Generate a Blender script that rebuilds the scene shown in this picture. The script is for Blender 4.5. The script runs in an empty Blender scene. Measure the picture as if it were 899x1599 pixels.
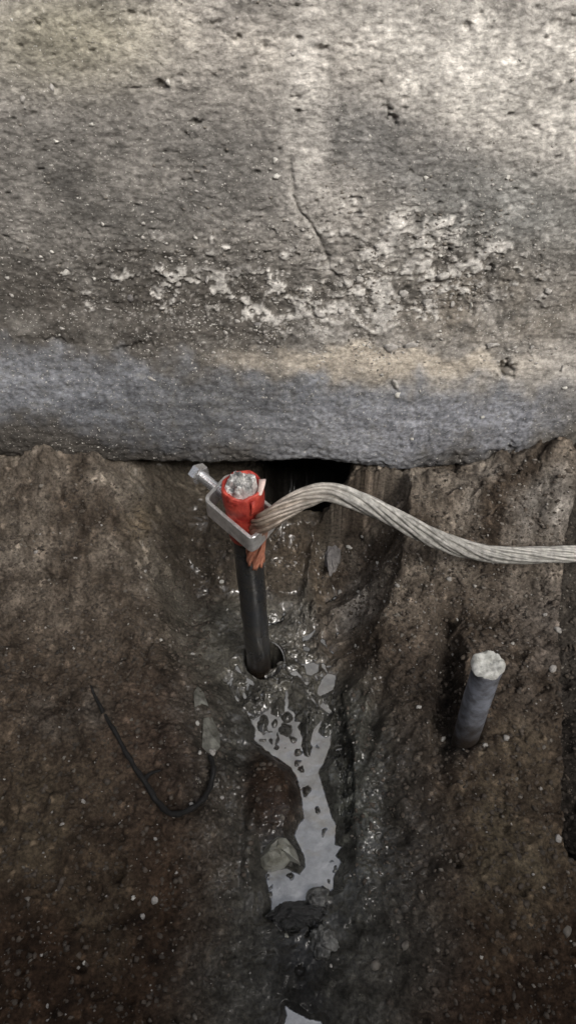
import bpy, math, random
import numpy as np
from mathutils import Vector
R = math.radians
random.seed(7); rng = np.random.default_rng(7)
scene = bpy.context.scene
COL = scene.collection

# ---------------------------------------------------------------- camera, sky, sun, exposure
CAM_H, PITCH, FPX = .42, R(47), 1155.0
cam_d = bpy.data.cameras.new("camera")
cam = bpy.data.objects.new("camera", cam_d); COL.objects.link(cam)
cam.location = (0, 0, CAM_H); cam.rotation_euler = (R(90) - PITCH, 0, 0)
cam_d.sensor_fit = 'VERTICAL'; cam_d.sensor_height = 24; cam_d.lens = 24 * FPX / 1599
cam_d.clip_start = .005; cam_d.clip_end = 500
scene.camera = cam

SUN_EL, SUN_AZ = R(44), R(152)          # azimuth clockwise from +Y: behind the camera and to its right
world = bpy.data.worlds.new("World"); scene.world = world; world.use_nodes = True
wn = world.node_tree.nodes; wl = world.node_tree.links
bg = wn["Background"]; sky = wn.new("ShaderNodeTexSky"); sky.sky_type = 'NISHITA'
sky.sun_disc = False; sky.sun_elevation = SUN_EL; sky.sun_rotation = SUN_AZ
sky.air_density = 1.0; sky.dust_density = 6.0; sky.ozone_density = 1.0
hs = wn.new("ShaderNodeHueSaturation"); hs.inputs['Saturation'].default_value = .35
wl.new(sky.outputs[0], hs.inputs['Color']); wl.new(hs.outputs[0], bg.inputs['Color'])
bg.inputs['Strength'].default_value = .1
sun_d = bpy.data.lights.new("sun", 'SUN'); sun_d.energy = 1.5; sun_d.angle = R(24); sun_d.color = (1, .955, .89)
sun = bpy.data.objects.new("sun", sun_d); COL.objects.link(sun)
sdir = Vector((math.sin(SUN_AZ) * math.cos(SUN_EL), math.cos(SUN_AZ) * math.cos(SUN_EL), math.sin(SUN_EL)))
sun.rotation_euler = sdir.to_track_quat('Z', 'Y').to_euler(); sun.location = sdir * 3
scene.view_settings.view_transform = 'Standard'; scene.view_settings.look = 'None'
scene.view_settings.gamma = 1; scene.view_settings.use_curve_mapping = False
scene.view_settings.exposure = .88

# ---------------------------------------------------------------- measuring from the photograph
cp, sp = math.cos(PITCH), math.sin(PITCH)
def ray(u, v):
    r = (u - 449.5) / FPX; w = (799.5 - v) / FPX
    return np.array([r, cp + w * sp, -sp + w * cp])
def pz(u, v, z):
    d = ray(u, v); return np.array([0, 0, CAM_H]) + d * (z - CAM_H) / d[2]
def py(u, v, y):
    d = ray(u, v); return np.array([0, 0, CAM_H]) + d * y / d[1]
def proj(x, y, z):
    dz = z - CAM_H; dep = y * cp - dz * sp
    dep = np.where(dep < .01, .01, dep)
    return 449.5 + FPX * x / dep, 799.5 - FPX * (y * sp + dz * cp) / dep

# ---------------------------------------------------------------- noise
def _h(ix, iy, s):
    n = (ix * 374761393 + iy * 668265263 + s * 1274126177) & 0xFFFFFFFF
    n = ((n ^ (n >> 13)) * 1274126177) & 0xFFFFFFFF
    return ((n ^ (n >> 16)) & 0xFFFFFF) / 16777216.0
def perlin(x, y, s=0):
    ix = np.floor(x).astype(np.int64); iy = np.floor(y).astype(np.int64)
    fx = x - ix; fy = y - iy
    def g(i, j):
        a = _h(ix + i, iy + j, s) * 6.2831853
        return np.cos(a) * (fx - i) + np.sin(a) * (fy - j)
    u = fx * fx * fx * (fx * (fx * 6 - 15) + 10); w = fy * fy * fy * (fy * (fy * 6 - 15) + 10)
    return 1.5 * ((g(0, 0) * (1 - u) + g(1, 0) * u) * (1 - w) + (g(0, 1) * (1 - u) + g(1, 1) * u) * w)
def fbm(x, y, freq, octv=4, s=0, gain=.5):
    a, t, o = 1., 0., 0.
    for k in range(octv):
        o = o + a * perlin(x * freq + 17.3 * k, y * freq + 5.1 * k, s + k); t += a; a *= gain; freq *= 2.03
    return o / t
def worley(x, y, freq, s=0):
    x = x * freq; y = y * freq
    ix = np.floor(x).astype(np.int64); iy = np.floor(y).astype(np.int64)
    f1 = np.full(x.shape, 9.); f2 = f1.copy(); idv = np.zeros(x.shape)
    for i in (-1, 0, 1):
        for j in (-1, 0, 1):
            px = ix + i + _h(ix + i, iy + j, s); pyy = iy + j + _h(ix + i, iy + j, s + 91)
            d = np.hypot(px - x, pyy - y); r = _h(ix + i, iy + j, s + 37)
            m = d < f1
            f2 = np.where(m, f1, np.minimum(f2, d)); idv = np.where(m, r, idv); f1 = np.where(m, d, f1)
    return f1, f2, idv
def ss(x, a, b):
    t = np.clip((x - a) / (b - a), 0, 1); return t * t * (3 - 2 * t)
def blob(u, v, cu, cv, ru, rv, soft=1.0, ang=0):
    c, s = math.cos(R(ang)), math.sin(R(ang)); du = u - cu; dv = v - cv
    q = np.hypot((du * c + dv * s) / ru, (-du * s + dv * c) / rv)
    return 1 - ss(q, 1 - soft, 1 + soft * .6)

# ---------------------------------------------------------------- mesh helpers
def mesh(name, V, F, mat, parent=None, smooth=True, attrs=None):
    V = np.asarray(V, dtype=np.float32); me = bpy.data.meshes.new(name)
    if isinstance(F, np.ndarray):
        n, k = F.shape
        me.vertices.add(len(V)); me.vertices.foreach_set('co', V.ravel())
        me.loops.add(n * k); me.loops.foreach_set('vertex_index', F.astype(np.int32).ravel())
        me.polygons.add(n); me.polygons.foreach_set('loop_start', np.arange(0, n * k, k, dtype=np.int32))
        me.update(calc_edges=True)
    else:
        me.from_pydata([tuple(map(float, p)) for p in V], [], [tuple(map(int, f)) for f in F]); me.update()
    if smooth: me.polygons.foreach_set('use_smooth', np.ones(len(me.polygons), dtype=bool))
    for k, a in (attrs or {}).items():
        a = np.asarray(a, dtype=np.float32)
        if a.ndim == 2:
            at = me.attributes.new(k, 'FLOAT_COLOR', 'POINT')
            at.data.foreach_set('color', np.concatenate([a, np.ones((len(a), 1), np.float32)], 1).ravel())
        else:
            at = me.attributes.new(k, 'FLOAT', 'POINT'); at.data.foreach_set('value', a)
    me.materials.append(mat)
    o = bpy.data.objects.new(name, me); COL.objects.link(o)
    if parent is not None: o.parent = parent
    return o
def gridfaces(nr, nc):
    i = np.arange(nr - 1)[:, None] * nc + np.arange(nc - 1)[None, :]
    return np.stack([i, i + 1, i + nc + 1, i + nc], -1).reshape(-1, 4)
def tag(o, label=None, cat=None, group=None, kind=None):
    if label: o['label'] = label
    if cat: o['category'] = cat
    if group: o['group'] = group
    if kind: o['kind'] = kind
    return o
def empty(name, loc, label, cat, group=None):
    o = bpy.data.objects.new(name, None); COL.objects.link(o); o.location = [float(c) for c in loc]; o.empty_display_size = .01
    return tag(o, label, cat, group)
def catmull(P, n):
    P = np.asarray(P, float); P = np.vstack([2 * P[0] - P[1], P, 2 * P[-1] - P[-2]]); out = []
    for i in range(1, len(P) - 2):
        t = np.linspace(0, 1, n, endpoint=False)[:, None]; a, b, c, d = P[i - 1:i + 3]
        out.append(.5 * (2 * b + (c - a) * t + (2 * a - 5 * b + 4 * c - d) * t ** 2 + (3 * b - a - 3 * c + d) * t ** 3))
    return np.vstack(out + [P[-2][None]])
def frames(P):
    T = np.gradient(P, axis=0); T /= np.linalg.norm(T, axis=1)[:, None]
    N = np.zeros_like(P); n = np.cross(T[0], [0.3, .5, .8]); n /= np.linalg.norm(n)
    for i in range(len(P)):
        n = n - T[i] * n.dot(T[i]); n /= np.linalg.norm(n); N[i] = n
    return T, N, np.cross(T, N)
def tube(P, rad, seg=8, cap=True, squash=None):
    P = np.asarray(P, float); rad = np.broadcast_to(np.asarray(rad, float), (len(P),))
    T, N, B = frames(P); a = np.arange(seg) / seg * 2 * math.pi
    V = (P[:, None] + rad[:, None, None] * (np.cos(a)[None, :, None] * N[:, None] + np.sin(a)[None, :, None] * B[:, None])).reshape(-1, 3)
    F = [(i * seg + j, i * seg + (j + 1) % seg, (i + 1) * seg + (j + 1) % seg, (i + 1) * seg + j) for i in range(len(P) - 1) for j in range(seg)]
    if cap:
        F.append(tuple(range(seg - 1, -1, -1))); F.append(tuple((len(P) - 1) * seg + j for j in range(seg)))
    return V, F
def lathe(prof, seg=32, jit=None):
    """prof: (radius, z) from bottom to top; closed with caps"""
    a = np.arange(seg) / seg * 2 * math.pi; V = []; F = []
    for k, (r, z) in enumerate(prof):
        for j in range(seg):
            q = r * (1 + (jit(a[j], z) if jit else 0)); V.append((q * math.cos(a[j]), q * math.sin(a[j]), z))
    n = len(prof)
    for k in range(n - 1):
        for j in range(seg):
            F.append((k * seg + j, k * seg + (j + 1) % seg, (k + 1) * seg + (j + 1) % seg, (k + 1) * seg + j))
    F.append(tuple(range(seg - 1, -1, -1))); F.append(tuple((n - 1) * seg + j for j in range(seg)))
    return np.array(V), F
def icosphere(sub):
    t = (1 + 5 ** .5) / 2
    V = [np.array(p, float) / math.sqrt(1 + t * t) for p in [(-1, t, 0), (1, t, 0), (-1, -t, 0), (1, -t, 0), (0, -1, t), (0, 1, t), (0, -1, -t), (0, 1, -t), (t, 0, -1), (t, 0, 1), (-t, 0, -1), (-t, 0, 1)]]
    F = [(0, 11, 5), (0, 5, 1), (0, 1, 7), (0, 7, 10), (0, 10, 11), (1, 5, 9), (5, 11, 4), (11, 10, 2), (10, 7, 6), (7, 1, 8), (3, 9, 4), (3, 4, 2), (3, 2, 6), (3, 6, 8), (3, 8, 9), (4, 9, 5), (2, 4, 11), (6, 2, 10), (8, 6, 7), (9, 8, 1)]
    for _ in range(sub):
        mid = {}; G = []
        def m(a, b):
            k = (min(a, b), max(a, b))
            if k not in mid:
                p = V[a] + V[b]; V.append(p / np.linalg.norm(p)); mid[k] = len(V) - 1
            return mid[k]
        for a, b, c in F:
            x, y, z = m(a, b), m(b, c), m(c, a); G += [(a, x, z), (b, y, x), (c, z, y), (x, y, z)]
        F = G
    return np.array(V), np.array(F)
ICO = {k: icosphere(k) for k in (0, 1, 2, 3, 4)}
def rock(sub, size, seed, cuts=7, rough=.1, cutmin=.55):
    V, F = ICO[sub]; V = V.copy(); r = np.random.default_rng(seed)
    for _ in range(cuts):
        n = r.normal(size=3); n /= np.linalg.norm(n); d = r.uniform(cutmin, .9)
        q = V @ n - d; V -= np.where(q > 0, q, 0)[:, None] * n
    if sub >= 2:
        L = np.linalg.norm(V, axis=1, keepdims=True)
        nz = fbm(V[:, 0] + V[:, 2] * .7, V[:, 1] - V[:, 2] * .6, 2.2, 4, seed)
        V = V * (1 + rough * nz[:, None])
    else:
        V = V * r.uniform(.75, 1.2, (len(V), 1))
    return V * np.array(size), F

# ---------------------------------------------------------------- materials
def new_mat(name):
    m = bpy.data.materials.new(name); m.use_nodes = True
    nt = m.node_tree; b = nt.nodes['Principled BSDF']; return m, nt, b
def nz(nt, scale, detail=6, rough=.6, stretch=None):
    tc = nt.nodes.new('ShaderNodeTexCoord'); t = nt.nodes.new('ShaderNodeTexNoise')
    t.inputs['Scale'].default_value = scale; t.inputs['Detail'].default_value = detail; t.inputs['Roughness'].default_value = rough
    if stretch:
        mp = nt.nodes.new('ShaderNodeMapping'); mp.inputs['Scale'].default_value = stretch
        nt.links.new(tc.outputs['Object'], mp.inputs[0]); nt.links.new(mp.outputs[0], t.inputs['Vector'])
    else: nt.links.new(tc.outputs['Object'], t.inputs['Vector'])
    return t.outputs['Fac']
def ramp(nt, src, stops):
    r = nt.nodes.new('ShaderNodeValToRGB'); nt.links.new(src, r.inputs[0]); e = r.color_ramp.elements
    while len(e) < len(stops): e.new(.5)
    for k, (p, c) in enumerate(stops):
        e[k].position = p; e[k].color = (c, c, c, 1) if not isinstance(c, tuple) else (*c, 1)
    return r.outputs[0]
def mul(nt, a, b, fac=1.0, mode='MULTIPLY'):
    m = nt.nodes.new('ShaderNodeMix'); m.data_type = 'RGBA'; m.blend_type = mode
    if isinstance(fac, float): m.inputs[0].default_value = fac
    else: nt.links.new(fac, m.inputs[0])
    for s, i in ((a, 6), (b, 7)):
        if isinstance(s, tuple): m.inputs[i].default_value = (*s, 1)
        else: nt.links.new(s, m.inputs[i])
    return m.outputs[2]
def bump(nt, b, src, dist, strength=1.0):
    n = nt.nodes.new('ShaderNodeBump'); n.inputs['Distance'].default_value = dist; n.inputs['Strength'].default_value = strength
    nt.links.new(src, n.inputs['Height']); nt.links.new(n.outputs[0], b.inputs['Normal'])
def attr(nt, name):
    a = nt.nodes.new('ShaderNodeAttribute'); a.attribute_name = name; return a
def mat_tint(name, speck, lo=.72, hi=1.3, scale=330, stretch=None, rough=.85, bd=.0006, speckcol=(.5, .48, .44)):
    """surface whose large stains and painted shade come from the mesh and whose grain is procedural"""
    m, nt, b = new_mat(name)
    c = attr(nt, 'tint').outputs['Color']
    c = mul(nt, c, ramp(nt, nz(nt, scale, 7, .65, stretch), [(.3, lo), (.7, hi)]))
    c = mul(nt, c, ramp(nt, nz(nt, scale * .17, 4, .6), [(.35, .82), (.65, 1.16)]))
    if speck:
        f = ramp(nt, nz(nt, scale * 2.1, 2, .5), [(speck, 0.), (speck + .05, 1.)])
        c = mul(nt, c, speckcol, f, 'MIX')
    nt.links.new(c, b.inputs['Base Color'])
    w = attr(nt, 'wet').outputs['Fac']
    mr = nt.nodes.new('ShaderNodeMapRange'); nt.links.new(w, mr.inputs[0])
    mr.inputs[3].default_value = rough; mr.inputs[4].default_value = .16
    nt.links.new(mr.outputs[0], b.inputs['Roughness'])
    b.inputs['Specular IOR Level'].default_value = .18
    nt.links.new(w, b.inputs['Coat Weight']); b.inputs['Coat Roughness'].default_value = .09; b.inputs['Coat IOR'].default_value = 1.6
    bump(nt, b, nz(nt, scale * 2.2, 5, .65, stretch), bd)
    return m
def mat_plain(name, col, rough=.5, metal=0., var=(.7, 1.25), scale=300, bd=.0003, col2=None, ior=None):
    m, nt, b = new_mat(name); f = nz(nt, scale, 6, .65)
    if col2: c = ramp(nt, f, [(.38, col), (.62, col2)])
    else: c = mul(nt, col, ramp(nt, f, [(.3, var[0]), (.7, var[1])]))
    nt.links.new(c, b.inputs['Base Color']); b.inputs['Metallic'].default_value = metal
    r = ramp(nt, nz(nt, scale * .7, 4), [(.3, rough * .75), (.7, min(1, rough * 1.25))])
    nt.links.new(r, b.inputs['Roughness'])
    if ior: b.inputs['IOR'].default_value = ior
    if bd: bump(nt, b, nz(nt, scale * 2, 5), bd)
    return m
M = {}
M['concrete'] = mat_tint('weathered_concrete', .66, .5, 1.5, 430, (.8, 1, 1.25), .9, .0006)
M['soil'] = mat_tint('damp_soil', .74, .32, 1.8, 520, None, .85, .0010, (.2, .18, .15))
M['chip'] = mat_plain('pale_grit', (.31, .295, .275), .85, 0, (.5, 1.5), 420)
M['grit'] = mat_plain('dull_grit', (.15, .135, .115), .8, 0, (.55, 1.5), 200)
M['white'] = mat_plain('white_stone', (.47, .455, .42), .75, 0, (.65, 1.2), 300)
M['pale'] = mat_plain('pale_wet_stone', (.15, .145, .115), .35, 0, scale=110, bd=.0012, col2=(.33, .33, .29))
M['grey_stone'] = mat_plain('grey_stone', (.03, .03, .028), .3, 0, scale=170, bd=.0012, col2=(.16, .16, .15))
M['wet_rock'] = mat_plain('wet_dark_rock', (.016, .016, .015), .12, 0, (.4, 1.6), 140, .0050, ior=1.9)
M['rust_mud'] = mat_plain('rusty_mud', (.030, .016, .009), .8, 0, (.4, 1.8), 170, .0010)
M['clod'] = mat_plain('soil_clod', (.075, .06, .046), .85, 0, (.5, 1.6), 260, .0008)
M['crumb'] = mat_plain('soil_crumb', (.055, .044, .034), .9, 0, (.35, 1.9), 120, .0006)
M['ochre'] = mat_plain('ochre_clay', (.17, .125, .075), .85, 0, (.55, 1.5), 230, .0008)
M['mortar'] = mat_plain('crumbled_mortar', (.17, .16, .155), .9, 0, (.55, 1.45), 330, .0008)
M['steel'] = mat_plain('dark_steel', (.038, .042, .048), .3, .4, scale=95, bd=.0004, col2=(.062, .058, .052))
M['galv'] = mat_plain('galvanised_steel', (.075, .072, .075), .75, .05, scale=80, bd=.0007, col2=(.26, .28, .33))
def mud_foot(mat, z0, z1):
    nt = mat.node_tree; b = nt.nodes['Principled BSDF']; old = b.inputs['Base Color'].links[0].from_socket
    tc = nt.nodes.new('ShaderNodeTexCoord'); sx = nt.nodes.new('ShaderNodeSeparateXYZ'); nt.links.new(tc.outputs['Object'], sx.inputs[0])
    ad = nt.nodes.new('ShaderNodeMath'); ad.operation = 'MULTIPLY_ADD'; nt.links.new(nz(nt, 120, 5, .65), ad.inputs[0]); ad.inputs[1].default_value = .05; nt.links.new(sx.outputs[2], ad.inputs[2])
    mr = nt.nodes.new('ShaderNodeMapRange'); nt.links.new(ad.outputs[0], mr.inputs[0]); mr.inputs[1].default_value = z0 + .025; mr.inputs[2].default_value = z1 + .025; mr.inputs[3].default_value = 1; mr.inputs[4].default_value = 0
    nt.links.new(mul(nt, old, (.035, .026, .019), mr.outputs[0], 'MIX'), b.inputs['Base Color'])
mud_foot(M['galv'], .018, .052); mud_foot(M['steel'], .022, .05)
M['cutwhite'] = mat_plain('pale_cut_metal', (.34, .34, .31), .75, .05, scale=260, bd=.001, col2=(.62, .62, .59))
M['zinc'] = mat_plain('zinc_plated_steel', (.72, .72, .73), .24, .85, (.8, 1.1), 250, 0)
M['clampsteel'] = mat_plain('dull_clamp_steel', (.66, .65, .64), .38, .65, (.6, 1.2), 230, .0002)
M['red'] = mat_plain('red_plastic', (.25, .014, .011), .5, 0, scale=170, bd=.0008, col2=(.50, .075, .05))
M['foil'] = mat_plain('cut_bright_metal', (.16, .16, .16), .42, .4, scale=210, bd=.0008, col2=(.8, .79, .77))
M['scrap'] = mat_plain('torn_white_tape', (.7, .55, .5), .6)
M['black'] = mat_plain('black_root', (.005, .0045, .004), .8)
M['flake'] = mat_plain('dull_flake', (.055, .052, .043), .5, 0, scale=130, bd=.001, col2=(.19, .19, .165))
def mat_cable():
    m, nt, b = new_mat('stranded_conductor')
    w = attr(nt, 'copper').outputs['Fac']
    n = nz(nt, 260, 5, .6)
    tin = ramp(nt, n, [(.3, (.2, .195, .18)), (.7, (.56, .545, .51))])
    dull = ramp(nt, n, [(.3, (.17, .13, .10)), (.7, (.36, .29, .23))])
    cu = ramp(nt, n, [(.3, (.42, .15, .09)), (.7, (.7, .33, .22))])
    def rng_(a, bb):
        r = nt.nodes.new('ShaderNodeMapRange'); nt.links.new(w, r.inputs[0]); r.inputs[1].default_value = a; r.inputs[2].default_value = bb; return r.outputs[0]
    c = mul(nt, tin, dull, rng_(0., .5), 'MIX'); c = mul(nt, c, cu, rng_(.5, 1.), 'MIX')
    nt.links.new(c, b.inputs['Base Color']); b.inputs['Metallic'].default_value = .35; b.inputs['Roughness'].default_value = .55
    bump(nt, b, nz(nt, 900, 4), .0002); return m
M['cable'] = mat_cable()
def mat_water():
    m, nt, b = new_mat('cloudy_water')
    nt.links.new(ramp(nt, nz(nt, 70, 5, .65), [(.3, (.155, .157, .155)), (.5, (.26, .263, .262)), (.75, (.38, .383, .38))]), b.inputs['Base Color'])
    b.inputs['Roughness'].default_value = .04; b.inputs['IOR'].default_value = 2.7
    d = attr(nt, 'depth').outputs['Fac']
    ad = nt.nodes.new('ShaderNodeMath'); ad.operation = 'MULTIPLY_ADD'; nt.links.new(nz(nt, 160, 4, .6), ad.inputs[0]); ad.inputs[1].default_value = -1.6; nt.links.new(d, ad.inputs[2])
    nt.links.new(ramp(nt, ad.outputs[0], [(0., 1.), (.5, 0.)]), b.inputs['Transmission Weight'])   # shallow margins are clear
    bump(nt, b, nz(nt, 38, 5, .5), .0035); return m
M['water'] = mat_water()

# ---------------------------------------------------------------- concrete wall above the hole
WALL_Y, WALL_TOP = .36, .45
DX = .0008
def span(a, b, step, far):
    core = np.arange(a, b + step / 2, step); g = []; s = step; p = b
    while p < far[1]:
        s *= 1.35; p += s; g.append(p)
    q = a; s = step; l = []
    while q > far[0]:
        s *= 1.35; q -= s; l.append(q)
    return np.concatenate([l[::-1], core, g])
def wall_profile():
    # (y, z) from the back of the top, down the face, over the footing nose, and back underneath
    P = [(.60, .45), (.50, .45), (.372, .45), (.362, .444), (.36, .43), (.36, .198), (.357, .186), (.3495, .160), (.3445, .135), (.342, .118), (.3425, .106), (.346, .1015), (.36, .1005), (.40, .098), (.60, .096)]
    out = []
    for (a, b) in zip(P[:-1], P[1:]):
        L = math.dist(a, b); n = max(1, int(L / DX)) if .33 < (a[0] + b[0]) / 2 < .40 else max(1, int(L / .02))
        for k in range(n): out.append((a[0] + (b[0] - a[0]) * k / n, a[1] + (b[1] - a[1]) * k / n))
    out.append(P[-1]); Q = np.array(out)
    for _ in range(6):
        Q[1:-1] = .25 * Q[:-2] + .5 * Q[1:-1] + .25 * Q[2:]
    return Q
def build_wall():
    prof = wall_profile(); xs = span(-.27, .27, DX, (-1.6, 1.6))
    s = np.concatenate([[0], np.cumsum(np.linalg.norm(np.diff(prof, axis=0), axis=1))])
    t = np.gradient(prof, axis=0); t /= np.linalg.norm(t, axis=1)[:, None]
    nrm = np.stack([t[:, 1], -t[:, 0]], 1)            # points out of the wall, towards -y on the face
    nrm *= np.sign(-nrm[np.argmin(np.abs(prof[:, 1] - .3)), 0]) 
    X, S = np.meshgrid(xs, s); Yb = np.repeat(prof[:, 0][:, None], len(xs), 1); Zb = np.repeat(prof[:, 1][:, None], len(xs), 1)
    U, Vv = proj(X, Yb, Zb)
    face = ss(Zb, .17, .20); foot = (1 - face) * ss(.375 - Yb, 0, .01)
    lump = fbm(X, S, 14, 3, 3)
    d = .002 * lump * face + .0007 * fbm(X, S, 30, 3, 5)
    # horizontally dragged plaster
    d += .0009 * fbm(X * .7, S * 1.2, 260, 4, 11, .66) * (face + .4 * foot) - .0006 * np.abs(fbm(X * .7, S * 1.2, 170, 4, 13, .6)) * face
    d += .00045 * fbm(X, S, 700, 3, 19) * (face + .6 * foot)
    pit = fbm(X * .6, S * 1.3, 190, 3, 23); pit2 = fbm(X * .6, S, 300, 2, 29)
    d -= .0017 * ss(pit, .40, .62) * face + .0008 * ss(pit2, .42, .66) * (face + .3 * foot)
    # crumbling rough zone low on the face
    rough = np.clip(blob(U, Vv, 660, 440, 230, 110, .8, -12) + blob(U, Vv, 500, 480, 140, 90, .8) + .9 * blob(U, Vv, 260, 450, 190, 90, .9) + .8 * blob(U, Vv, 650, 540, 330, 60, .8) + .5 * blob(U, Vv, 420, 400, 500, 150, 1), 0, 1) * ss(Zb, .16, .18)
    f1, f2, cid = worley(X * .8 + .003 * lump, S, 260, 3); g1, g2, gid = worley(X * .85, S, 520, 8)
    d += rough * (.0011 * np.clip(.62 - f1, 0, 1) * (cid > .45) + .0008 * np.clip(.55 - g1, 0, 1) * (gid > .4)) * (.6 + .8 * fbm(X, S, 60, 3, 31))
    flk = fbm(X * .8, S, 85, 5, 36, .62) + .5 * fbm(X, S, 240, 3, 39)
    fz = np.clip(blob(U, Vv, 665, 425, 150, 75, .9, -18) * 1.1 + blob(U, Vv, 545, 490, 130, 45, .9, -5) + .75 * blob(U, Vv, 430, 440, 180, 90, 1) + .7 * blob(U, Vv, 620, 350, 170, 60, 1, 10) + .55 * blob(U, Vv, 230, 440, 170, 70, 1) + .6 * blob(U, Vv, 820, 440, 90, 50, 1) + .5 * blob(U, Vv, 640, 540, 260, 30, 1), 0, 1.2)
    flake_m = ss(flk + .42 * fz, .46, .58) * face * ss(fz, .05, .3)
    d += rough * .0016 * fbm(X, S, 120, 4, 37, .6) + .0011 * flake_m
    # ledge where the face meets the footing, pale dragged mortar above it
    ledge = np.exp(-((Zb - .188 - .004 * fbm(X, S * 0, 22, 3, 41)) / .006) ** 2)
    d += ledge * (.0018 + .003 * fbm(X, S, 55, 3, 43)) 
    # footing: trowelled, with a few gouges, ragged nose
    d += foot * (.0014 * fbm(X * .35, S, 120, 4, 47) + .0008 * fbm(X, S, 260, 4, 53))
    d += foot * .002 * fbm(X, S * .3, 12, 3, 59)
    nose = np.exp(-((Zb - .11) / .010) ** 2)
    d += nose * (.005 * fbm(X, S * .2, 34, 4, 61) + .0015 * fbm(X, S, 240, 4, 67))
    # a deep hole and individual scars seen in the photograph
    for (cu, cv, ru, rv, dep, an) in [(790, 577, 15, 9, .012, 0), (610, 180, 22, 5, .004, 55), (305, 192, 9, 5, .004, 0), (250, 134, 8, 6, .004, 20), (415, 70, 8, 6, .003, 0), (335, 34, 7, 4, .003, 0), (728, 42, 8, 6, .003, 0), (205, 20, 8, 4, .003, 0), (58, 38, 6, 5, .003, 0), (368, 60, 7, 4, .003, 0), (505, 75, 9, 6, .0025, 0), (735, 488, 5, 9, .003, 15), (762, 415, 4, 18, .003, 10), (90, 533, 26, 5, .004, 12), (205, 543, 30, 5, .004, -12), (645, 670, 6, 22, .0025, 50), (780, 695, 14, 5, .003, 0), (800, 690, 7, 10, .004, 0), (668, 668, 5, 9, .002, 35), (492, 654, 12, 5, .002, 30)]:
        d -= .7 * dep * blob(U + 14 * fbm(X, S, 330, 3, 75), Vv + 12 * fbm(X, S, 300, 3, 76), cu, cv, ru, rv, .8, an) * (Yb < .4)
    # crack wandering down from (455,260)
    cl = np.interp(Vv, [230, 300, 330, 370, 420, 470], [452, 456, 470, 500, 515, 560]) + 6 * fbm(X, S, 90, 3, 71)
    d -= .0018 * np.exp(-((U - cl) / 2.2) ** 2) * ss(Vv, 235, 260) * (1 - ss(Vv, 420, 470))
    ev = np.interp(xs, [-.25, -.19, -.155, -.09, -.02, .012, .045, .065, .10, .14, .175, .25], [0, 0, 4, 13, 11, 8, 15, 26, 23, 18, 4, 0]) * .00042
    low = (1 - ss(Zb, .112, .165)) * (Yb < .42) 
    fade = ((Yb < .395) & (np.abs(X) < .5)) * 1.0
    d *= fade
    V = np.stack([X, Yb + d * nrm[:, 0][:, None], Zb + d * nrm[:, 1][:, None] - ev[None] * low], -1)
    # ---- pigment, with some light and shade painted in
    def C(*c): return np.array(c)
    n1 = fbm(X, S, 22, 5, 73)[..., None]; n2 = fbm(X, S, 60, 4, 79)[..., None]; n3 = fbm(X * .8, S * 1.2, 230, 4, 83, .65)[..., None]
    col = np.ones(X.shape + (3,)) * C(.345, .325, .298)
    def lay(c, m): 
        nonlocal col
        m = np.clip(m, 0, 1)[..., None] if m.ndim == 2 else np.clip(m, 0, 1)
        col = col * (1 - m) + C(*c) * m
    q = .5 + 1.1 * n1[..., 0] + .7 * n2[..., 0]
    lay((.56, .535, .495), blob(U, Vv, 800, 40, 360, 190, .5, 30) * np.clip(.6 * q + .6, 0, 1))  # bright side of a diagonal light edge, painted into the wall colour
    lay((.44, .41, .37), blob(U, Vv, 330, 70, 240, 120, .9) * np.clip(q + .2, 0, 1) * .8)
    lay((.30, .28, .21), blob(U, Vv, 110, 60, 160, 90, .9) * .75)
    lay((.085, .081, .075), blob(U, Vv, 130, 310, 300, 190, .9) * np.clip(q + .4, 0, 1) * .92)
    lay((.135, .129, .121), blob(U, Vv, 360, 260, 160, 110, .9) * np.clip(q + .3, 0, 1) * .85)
    lay((.185, .18, .172), blob(U, Vv, 640, 250, 220, 75, .7, 26) * np.clip(q + .55, 0, 1) * .9)  # shaded side of the same diagonal, painted as darker concrete
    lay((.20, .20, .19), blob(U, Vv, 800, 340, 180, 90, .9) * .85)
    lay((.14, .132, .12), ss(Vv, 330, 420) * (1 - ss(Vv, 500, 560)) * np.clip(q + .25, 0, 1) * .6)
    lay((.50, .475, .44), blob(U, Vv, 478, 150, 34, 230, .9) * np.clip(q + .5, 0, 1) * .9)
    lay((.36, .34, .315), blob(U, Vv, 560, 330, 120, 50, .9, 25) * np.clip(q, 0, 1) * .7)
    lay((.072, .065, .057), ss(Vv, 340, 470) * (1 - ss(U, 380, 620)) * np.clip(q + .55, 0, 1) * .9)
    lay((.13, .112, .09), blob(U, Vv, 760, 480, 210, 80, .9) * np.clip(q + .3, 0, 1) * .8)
    be0 = blob(U, Vv, 590, 567, 260, 30, .6, 1)
    lay((.50, .48, .45), flake_m * np.clip(.55 + .8 * n2[..., 0] + .35 * fz, .15, .95))
    lay((.07, .064, .056), rough * ss(-flk, .12, .4) * .75 * (1 - be0))
    lay((.3, .285, .265), rough * (gid > .85) * np.clip(.45 - g1, 0, .3) * 3)
    ed = 8 * n2[..., 0] * 3
    be = blob(U, Vv + ed, 590, 567, 240, 26, .5, 1)
    lay((.37, .33, .275), be * np.clip(q + .55, 0, 1))
    top = np.interp(U, [-100, 0, 120, 330, 470, 640, 800, 899, 1000], [530, 535, 560, 580, 590, 600, 600, 610, 615])
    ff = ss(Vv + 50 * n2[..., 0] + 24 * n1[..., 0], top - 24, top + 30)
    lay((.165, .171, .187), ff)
    lay((.31, .318, .35), ff * blob(U, Vv, 720, 660, 230, 55, .9) * np.clip(.75 + 2 * n3[..., 0], 0, 1))  # bluish highlight on the footing, painted into its colour
    lay((.23, .235, .25), ff * blob(U, Vv, 480, 690, 120, 50, .9) * .8)
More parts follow.
